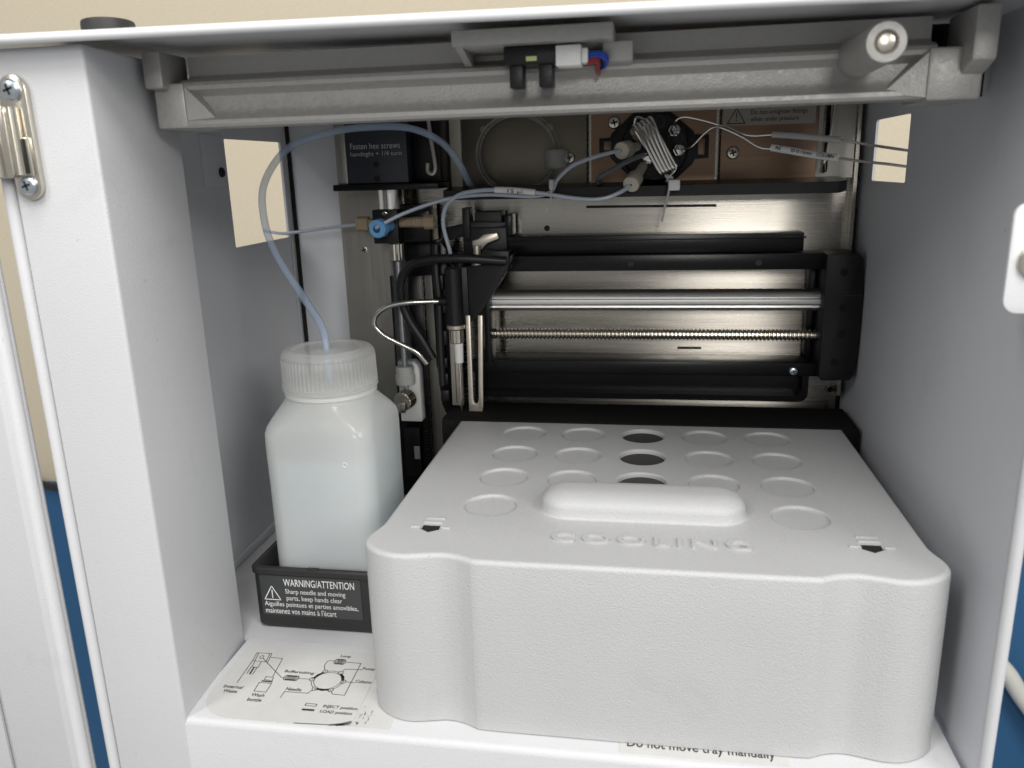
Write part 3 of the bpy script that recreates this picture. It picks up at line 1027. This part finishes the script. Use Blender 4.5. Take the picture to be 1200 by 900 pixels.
# loop coil: five flat turns side by side
lc_ = []
for k in range(5):
    ox = k * 2.35
    lc_.append([(112.0 + ox, 222, 263.6 + ox * 0.62), (110.6 + ox, 219, 266.2 + ox * 0.5), (113 + ox, 216.6, 264.4 + ox * 0.5), (119.5 + ox * 0.9, 215.8, 252 + ox * 0.4),
                (126.2 + ox * 0.85, 216.6, 240 + ox * 0.3), (128.6 + ox * 0.8, 219, 237.4 + ox * 0.3), (127.2 + ox * 0.8, 222, 240 + ox * 0.3), (119 + ox * 0.9, 223, 252.5 + ox * 0.4),
                (112.0 + ox, 222, 263.6 + ox * 0.62)])
for c_ in lc_:
    B().tube(c_, 0.95, 8, 6).build('coil_turn', BRIGHT, IV)
B().tube([(111.4, 221, 266.6), (112.6, 220, 271), (117, 219, 270), (124, 217, 264), (134.6, 218, 246), (137, 219, 241), (134, 220, 236.6), (131.2, 219, 232.5)], 0.85, 8).build('coil_lead', BRIGHT, IV)
B().tube([(118, 216, 249.4), (108, 213, 245.6), (97, 212, 240), (90.5, 214, 236.5), (89, 226, 233), (89, 240, 232.5)], 1.5, 8).build('bent_lead', BRIGHT, IV).data.materials[0] = mat('dark_tubing', (0.10, 0.105, 0.115), 0.35)

# ================================================================== TUBES, CAPILLARIES
CAPG = 'steel capillaries leaving through the side window'
C1 = thing('upper_capillary', 'thin steel capillary with plain grey sleeve leaving through the side window', 'capillary', (190, 210, 250))
B().tube([(136.6, 229, 263.8), (136, 222, 268), (141, 220, 270.4), (152, 218, 268), (166, 214, 263.2), (178, 209, 258.2), (192, 205, 258)], 0.62, 8).build('steel_tube', BRIGHT, C1)
B().tube([(191, 205.2, 258), (207, 198, 256.2), (226, 190, 253.4)], 1.75, 12).build('sleeve', SLEEVEG, C1)
B().tube([(226, 190, 253.4), (238, 180, 250.4), (256, 160.5, 246)], 0.75, 8).build('steel_tube', BRIGHT, C1)
C2 = thing('lower_capillary', 'thin steel capillary with white printed sleeve leaving through the side window', 'capillary', (190, 205, 240))
B().tube([(139.8, 229, 251.4), (146, 222, 253), (153, 218, 260), (158, 216, 263.4), (163, 213, 263), (174, 209, 257.6), (184, 205, 251.2), (192, 203, 250)], 0.62, 8).build('steel_tube', BRIGHT, C2)
slv = [(190.4, 203, 250.8), (200, 199, 248.8), (213, 194.6, 246), (225, 190, 243.8)]
SL2 = B().tube(slv, 2.0, 12).build('sleeve', SLEEVEW, C2)
B().tube([(225, 190, 243.8), (236, 180, 241.6), (246, 170, 240), (256, 160.5, 238)], 0.75, 8).build('steel_tube', BRIGHT, C2)
for s_, k0, fr, w_ in (('AS', 0, 0.25, 3.4), ('ID 0.13mm', 1, 0.08, 11.6), ('COLUMN', 2, 0.12, 9.4)):
    a_, b_ = Vector(slv[k0]), Vector(slv[k0 + 1])
    dvec = (b_ - a_).normalized()
    q_ = Vector((0, -1, 0.1))
    q_ = (q_ - dvec * q_.dot(dvec)).normalized()
    upv = q_.cross(dvec)
    if upv.z < 0:
        upv = -upv
    text(s_, a_ + (b_ - a_) * fr + q_ * 2.6 - upv * 0.95, dvec, upv, INK, SL2, wd=w_, ht=2.0, bold=0.014)

HS = thing('wash_hose', 'clear flexible hose arching from the wash bottle cap', 'hose', (-62, 118, 151))
B().tube([(-50, 104, 120), (-50.6, 104.4, 140), (-51.6, 106, 153), (-56, 112, 163), (-71, 125, 177), (-91, 140, 198), (-101.5, 150, 217.5), (-104, 160, 239), (-92, 172, 259),
          (-69, 182, 267.4), (-47.5, 190, 270), (-24.5, 198, 269), (-7.5, 206, 261), (1.5, 216, 248), (4.5, 228, 236), (5, 246, 230)], 2.2, 12).build('hose_wall', HOSE, HS)

WT = B().tube([(-150, 246, 205.5), (-136, 244, 203.5), (-122, 240, 204.5), (-100, 236, 207), (-74, 231, 209.6), (-66, 230, 210)], 1.1, 8).build('waste_tube', TUBEG)
tag(recentre(WT), 'thin grey tube running from the left beige fitting out of the left window', 'tube')

SP = thing('sample_tube', 'pale tube with a white 15 microlitre tag curving from the needle to the valve', 'tube', (50, 216, 225))
B().tube([(-8, 221, 186), (-8.2, 221, 192), (-11.4, 220, 208), (-9.6, 218.6, 219), (-3, 217, 226), (6, 216, 229.4), (24.6, 214.5, 230.6), (50, 213.4, 228.4), (76, 213, 224.2), (92, 213, 223.6), (104, 215, 227.6), (110, 217.4, 232.2)], 1.35, 10).build('tube_wall', TUBEG, SP)
TG = B().tube([(24.6, 214.5, 230.6), (37, 213.9, 229.9), (50.4, 213.4, 228.4)], 2.0, 12).build('tag_sleeve', SLEEVEW, SP)
text('15 \u00b5l', (33, 211.75, 228.3), (1, 0, -0.07), (0, 0, 1), INK, TG, wd=9.6, ht=2.6, bold=0.01)

BTu = thing('buffer_tube', 'translucent tube from the blue fitting to the upper beige valve fitting', 'tube', (40, 220, 225))
B().tube([(-53, 205, 208.6), (-48, 208, 211.4), (-36, 212, 217), (-18, 216, 223), (-2, 218, 226.4), (20, 218, 227.6), (48, 217, 226), (60, 216, 228.6), (64.5, 215, 236), (74, 214.6, 244), (87, 215, 248.6), (97, 217, 251), (104, 219, 252.2)], 1.25, 10).build('tube_wall', TUBEG, BTu)

CC = thing('buffer_coil', 'large loop of clear tubing with frosted fitting hanging on the brown panel', 'tubing coil', (36, 244, 228))
for k, (rx, rz) in enumerate(((26.5, 25.5), (25, 24), (27.6, 26.6))):
    B().tube([(34 + rx * math.cos(t * math.pi / 10) + k * 0.6, 243 + 0.9 * k, 252.5 + rz * math.sin(t * math.pi / 10)) for t in range(21)], 0.8, 8, 3).build('loop', COILC, CC)
B().lathe((61, 242, 242.6), (0, 0, 1), [(0, 7.4), (0.6, 8), (11, 8), (12, 7)], 28).build('frosted_fitting', FITC, CC)

for nm, pts, lab in (('cable_tie', [(62.6, 212, 236), (61, 211.6, 231), (60.4, 211.6, 224), (57, 212, 216)], 'thin clear cable tie on the buffer tube'),
                     ('cable_tie', [(130.6, 216.6, 237), (133, 215, 232), (132.4, 214, 225), (130.4, 214, 217), (129, 214.6, 209)], 'white cable tie hanging from the steel loop coil')):
    t_ = thing(nm, lab, 'cable tie', pts[-1])
    B().tube(pts, 0.75 if pts[0][0] > 100 else 0.55, 6).build('tail', FROST, t_)
    p0 = Vector(pts[1])
    if pts[0][0] > 100:
        B().box(p0.x - 0.5, p0.x + 6.5, p0.y - 2.5, p0.y + 2, p0.z - 4.5, p0.z + 2, 1).build('lock_head', WHITEP, t_)
    else:
        B().box(p0.x - 1.5, p0.x + 1.5, p0.y - 2, p0.y + 1, p0.z - 1, p0.z + 5, 0.8).build('lock_head', FROST, t_)
    B().lathe((p0.x, p0.y + 1.6, p0.z + 3), (0.5, 0, 1), [(0, 2.3), (1.6, 2.3)], 12, cap0=False, cap1=False).build('band', FROST, t_)

# ================================================================== SYRINGE PUMP
SY = thing('syringe_pump', 'black syringe pump with printed motor case, beige fittings and glass syringe', 'syringe pump', (-46, 240, 5))
MC = B().box(-72, -31, 213, 250, 236.4, 292, 1.2).build('motor_case', NAVYB, SY)
B().box(-79.6, -72.1, 214, 252, 236.4, 292, 0.8).build('case_side', STEELV, SY)
B().box(-30.6, -12, 222, 252, 236.4, 292, 0.8).build('case_side', BLACK, SY)
B().box(-82, -11.4, 211.5, 256, 232.2, 236.2, 0.6).build('base_flange', BLACK, SY)
text('Fasten hex screws', (-68.6, 212.9, 258.0), (1, 0, 0), (0, 0, 1), INKD, MC, wd=33, ht=3.6)
text('handtight + 1/4 turn', (-68.8, 212.9, 252.8), (1, 0, 0), (0, 0, 1), INKD, MC, wd=34, ht=3.6)
for z in (248.4, 239.4):
    B().lathe((-52, 213.1, z), (0, -1, 0), [(0, 2.0), (0.15, 2.0)], 18).build('screw_hole', HOLE, MC)
hk = B().tube([(-16, 212, 275), (-14.4, 211, 262), (-12.8, 210.6, 250), (-12.6, 210.4, 244), (-14.6, 210.4, 241.4), (-17.4, 210.6, 243), (-17.4, 211, 248)], 1.25, 10)
hk.build('wire_clip', PALEST, SY)
B().lathe((-51, 236, 219.4), (0, 0, 1), [(0, 8.6), (12.8, 8.6)], 28).build('steel_collar', BRIGHT, SY)
VB = B().box(-61, -43.6, 224, 252, 197, 219.2, 0.6).build('valve_block', BLACKP, SY)
B().box(-43.4, -24, 232, 254, 197, 222, 0.6).build('block_back', BLACK, SY)
screw((-52, 224, 217), (0, -1, 0), 1.6, VB, NICKEL)


def knurled(o, d, L, r, m, name, parent, n_=36, dep=0.94, body=None):
    return B().lathe(o, d, [(0, r * 0.9), (0.5, r), (L - 0.5, r), (L, r * 0.9)], n_, radial=lambda k: 1 if k % 2 else dep).build(name, m, parent, 20)


FL = B().lathe((-74, 230, 210), (1, 0, 0), [(0, 4.4), (0.6, 5.0), (8.4, 5.0), (9, 3.6), (13, 3.4)], 8).build('side_fitting', PEEK, SY, 30)
FR_ = B().lathe((-19.6, 230, 210.5), (-1, 0, 0), [(0, 4.4), (0.6, 5.0), (7, 5.0), (7.4, 3.7), (9, 3.4), (10, 3.8), (11, 3.4), (12, 3.8), (13, 3.4), (14, 3.8), (15, 3.4), (24, 3.4)], 10).build('side_fitting', PEEK, SY, 30)
BF = B().lathe((-52.4, 206, 208), (0.18, 1, 0.06), [(0, 3.6), (0.1, 5.2), (0.8, 5.9), (6, 6.0), (7, 5.4), (8, 4.0), (18, 3.8)], 26, cap0=True).build('blue_fitting', BLUEF, SY, 30)
B().lathe((-52.4, 205.9, 208), (0.18, 1, 0.06), [(0, 2.6), (0.2, 2.6)], 18).build('bore', mat('deep_blue', (0.02, 0.07, 0.18), 0.4), BF)
B().box(-58, -22.6, 252, 256, 172, 196.8, 0.4).build('channel_top', BLACK, SY)
B().box(-61, -37.4, 252, 255.9, 4, 171.8, 0.4).build('channel', BLACK, SY)
knurled((-47.6, 232, 185), (0, 0, 1), 11.6, 5.6, NICKEL, 'knurled_nut', SY)
B().lathe((-47.6, 232, 196.6), (0, 0, 1), [(0, 3.4), (2, 3.4)], 16).build('nut_washer', BRIGHT, SY)
B().lathe((-47.6, 233, 108), (0, 0, 1), [(0, 5.4), (77, 5.4)], 22).build('glass_barrel', GLASS, SY)
B().lathe((-47.8, 233, 94), (0, 0, 1), [(0, 1.9), (90, 1.9)], 14).build('plunger_rod', ALU, SY)
B().lathe((-47.8, 232, 97.4), (0, 0, 1), [(0, 6.4), (0.5, 6.9), (7, 6.9), (7.4, 6.2), (12.6, 6.2), (13.2, 5.6)], 26).build('clear_collar', FROST, SY)
knurled((-48, 222, 87), (0.25, 1, 0.1), 9, 7.0, NICKEL, 'thumb_screw', SY, 40, 0.93)
B().box(-50.6, -45.4, 219.6, 222, 79.6, 87, 0.6).build('rod_foot', NICKEL, SY)
B().prism([(-55.5, 67), (-39.5, 67), (-39.5, 105), (-40.6, 109), (-43.5, 112), (-55.5, 112)], 'y', 240, 250, 0.9).build('white_carriage', WHITEP, SY)
B().box(-56, -44, 246, 251.9, 22, 60, 0.6).build('slider', BLACKP, SY)
B().box(-48.6, -44.4, 245.2, 246, 36, 46, 0.2).build('slider_mark', SLEEVEG, SY)
for k in range(26):
    B().box(-41.5, -38, 249.6, 251.9, 6 + k * 2.4, 7.4 + k * 2.4).build('rack_tooth', BLACKP, SY)

# ================================================================== LINEAR RAIL
LR = thing('linear_rail', 'black framed linear rail with aluminium guide bar and lead screw', 'linear rail', (124, 240, 88))
B().box(20, 218, 237, 257.8, 187.4, 199.2, 0.35).build('upper_beam', BLACK, LR)
B().box(20, 219, 236, 236.9, 195.8, 197.0, 0.2).build('beam_ridge', BLACK, LR)
TB = B().box(20, 231, 229, 250, 177, 187, 0.35).build('top_rail', BLACK, LR)
LB = B().box(2, 231, 229, 252, 107.6, 116.4, 0.35).build('bottom_rail', BLACK, LR)
screw((215, 229, 111), (0, -1, 0), 2.8, LB, ZINC)
for x in (30, 110, 190):
    B().lathe((x, 229.05, 181.5), (0, -1, 0), [(0, 2.3), (0.25, 2.0)], 14).build('plug', BLACKP, TB)
# drip channel with rounded corner
dc = [(0, 107.2), (228, 107.2)] + [(228 - 6 + 6 * math.cos(math.radians(a)), 92 + 6 * math.sin(math.radians(a))) for a in (0, -22, -45, -67, -90)] + [(0, 86)]
di = [(4, 106), (224, 106), (224, 94), (220, 90), (4, 90)]
B().plate(dc, [list(reversed(di))], 'y', 244, 257.5).build('drip_channel', BLACK, LR)
B().box(3.5, 224.5, 254, 257, 89.5, 106.2).build('channel_back', BLACK, LR)
# end bracket
eb = [(229.4, 187), (248.4, 187), (250, 185.4), (252.4, 162), (252.4, 131), (250.6, 111), (248, 107.4), (231, 107), (229.4, 109)]
EBk = B().prism(eb, 'y', 221, 252, 0.5).build('end_bracket', BLACKP, LR)
B().prism([(224.6, 117), (229.2, 114), (229.2, 180), (224.6, 177.2)], 'y', 247, 257.6, 0.6).build('bracket_cheek', BLACK, LR)
for x, z in ((240, 176), (241, 154), (241, 137), (238, 119)):
    B().lathe((x, 221, z), (0, -1, 0), [(0, 2.4), (0.25, 2.1)], 16).build('bracket_plug', BLACK, EBk)
B().box(232.5, 252.3, 220.75, 221.1, 161.2, 161.9).build('bracket_ridge', DARKGREY, EBk)
# guide bar: drawn profile with grooves
gp = []
for k in range(48):
    a = 2 * math.pi * k / 48
    rr2 = 7.2
    if k in (21, 22) or k in (27, 28):
        rr2 = 6.3
    gp.append((rr2 * math.cos(a), rr2 * math.sin(a)))
B().prism([(238 + y, 156.6 + z) for y, z in gp], 'x', 2, 231.5).build('guide_bar', ALU, LR, 18)
# lead screw: real thread rings
prof = []
x_ = 0.0
while x_ < 214:
    prof += [(x_, 2.7), (x_ + 0.9, 3.8), (x_ + 1.5, 3.8), (x_ + 2.4, 2.7)]
    x_ += 2.6
B().lathe((14, 238, 133.2), (1, 0.0, 0.0), prof, 14).build('lead_screw', NICKEL, LR, 20)
B().lathe((226, 238, 133.2), (1, 0, 0), [(0, 3.4), (5, 3.4)], 16).build('screw_journal', BRIGHT, LR)
B().box(142, 158, 257.2, 257.95, 119, 120.4).build('plate_slot', HOLE, LR)

# ================================================================== NEEDLE CARRIAGE
NC_ = thing('needle_carriage', 'black needle carriage with injection needle and pronged vial guide', 'needle carriage', (-6, 226, 70))
NB = B().box(-11, 4, 217, 236, 143.6, 182, 1.5).build('needle_block', BLACKP, NC_)
B().lathe((-5.5, 216, 144), (0, 0, 1), [(0, 5.8), (37, 5.8)], 24).build('needle_holder', BLACKP, NC_)
B().prism([(3, 182), (28, 184), (34, 190), (34, 186), (10, 148), (3, 144)], 'y', 219, 233, 0.6).build('wing', BLACKP, NC_)
B().box(14, 32, 217.5, 230, 183, 192, 0.8).build('hose_clamp', BLACKP, NC_)
B().prism([(-24, 196), (-16, 198), (-12, 192), (-12, 72), (-15, 70), (-21, 84), (-23, 110)], 'y', 228, 240, 0.8).build('carriage_plate', BLACK, NC_)
for z0, z1, x0, x1 in ((166, 176, -22, -14), (150, 158, -21, -13), (128, 138, -20, -13.5), (112, 119, -22, -14), (100, 108, -21, -14), (88, 96, -20, -14)):
    B().box(x0, x1, 222, 229, z0, z1, 0.8).build('cable_clip', BLACKP, NC_)
B().tube([(-18, 223, 196), (-18.5, 222, 178), (-17.5, 221.6, 160), (-18, 221.6, 130), (-18, 222, 100)], 2.6, 10).build('flat_cable', RUBBER, NC_)
# upper mechanism
UM = B().box(-2, 28, 234, 256, 182, 206, 1).build('upper_block', BLACKP, NC_)
B().prism([(-14, 206), (6, 210), (28, 209), (28, 206), (-2, 200), (-18, 196)], 'y', 236, 246, 0.6).build('upper_bridge', BLACKP, NC_)
B().box(-1.5, 3.5, 232, 244, 198, 219, 0.5).build('post', BLACKP, NC_)
B().box(6, 24, 238, 254, 206, 216, 0.8).build('motor_cap', DARKGREY, NC_)
B().box(26, 31, 236, 254, 200, 214, 0.8).build('side_post', BLACK, NC_)
B().prism([(6, 193), (12, 192), (16, 196), (24, 199), (23, 203), (14, 202), (10, 199), (6, 198)], 'y', 226, 233, 0.6).build('steel_bracket', PALEST, NC_)
B().lathe((9.5, 224, 182), (0, 0, 1), [(0, 4.4), (6, 4.4), (6.6, 2.6), (13, 2.4)], 18).build('brass_screw', PALEST, NC_)
B().lathe((-2, 222, 182), (0, 0, 1), [(0, 3.4), (5, 3.4), (5.6, 2.2), (9, 2)], 16).build('tube_nut', BLACKP, NC_)
# beige guide strip, needle
B().box(-11.2, -3.4, 220, 224, 86, 143.2, 0.4).build('guide_strip', PALEST, NC_)
B().box(-8.2, -7.8, 219.7, 220.2, 88, 140, 0).build('strip_groove', DARKGREY, NC_)
B().lathe((-4.6, 214, 141.6), (0, 0, 1), [(0, 6.2), (2.2, 6.2)], 24).build('needle_washer', PALEST, NC_)
knurled((-4.4, 214, 131.6), (0, 0, 1), 9.4, 4.9, NICKEL, 'needle_nut', NC_, 28, 0.95)
B().lathe((-3.6, 214, 117.6), (0, 0, 1), [(0, 2.2), (0.6, 2.9), (14, 3.2)], 18).build('needle_sleeve', SLEEVEW, NC_)
B().lathe((-3.4, 214, 76), (0, 0, 1), [(0, 0.35), (3, 0.9), (42, 0.9)], 10).build('needle', BRIGHT, NC_)
B().lathe((0, 229, 110.6), (0, -1, 0), [(0, 1.9), (1, 1.9), (1.8, 1.2)], 14).build('pin_head', BRIGHT, NC_)
# vial guide: two prongs joined at a pointed foot
fk = [(2.0, 150), (5.0, 150), (4.9, 92), (5.6, 89.2), (7.6, 89.2), (8.6, 92), (10.2, 150), (13.4, 150), (11.4, 87), (8.8, 74), (1.6, 74), (1.6, 88)]
B().prism(fk, 'y', 214.5, 217.2, 0.35).build('vial_guide', PALEST, NC_)
B().box(13, 17, 222, 240, 116, 172, 0.6).build('slide_plate', BLACK, NC_)

NH = B().tube([(30, 216, 185.4), (14, 213.5, 187), (-2, 212, 188), (-22, 213, 187), (-36, 216, 182), (-42.5, 219, 171), (-43, 221, 158), (-39, 222, 145), (-31, 223, 131), (-24.5, 224, 118)], 3.0, 12).build('black_hose', RUBBER)
tag(recentre(NH), 'soft black hose arching over the needle carriage', 'hose')
DT = thing('drain_tube', 'bright steel tube bent in a loop on the needle carriage', 'tube', (-36, 214, 116))
B().tube([(-12, 216, 159.2), (-24, 214, 159.4), (-38, 211.5, 159), (-50, 210, 156.6), (-58, 209, 151), (-59.6, 209, 144), (-54, 210, 137.4), (-44, 211.5, 131.5), (-33, 213.5, 125), (-26.5, 215.5, 116.5)], 1.75, 12).build('steel_tube', BRIGHT, DT)
B().lathe((-9, 216.4, 159.2), (-1, 0, 0), [(0, 2.8), (10, 2.8)], 16).build('grip_sleeve', BLACKP, DT)
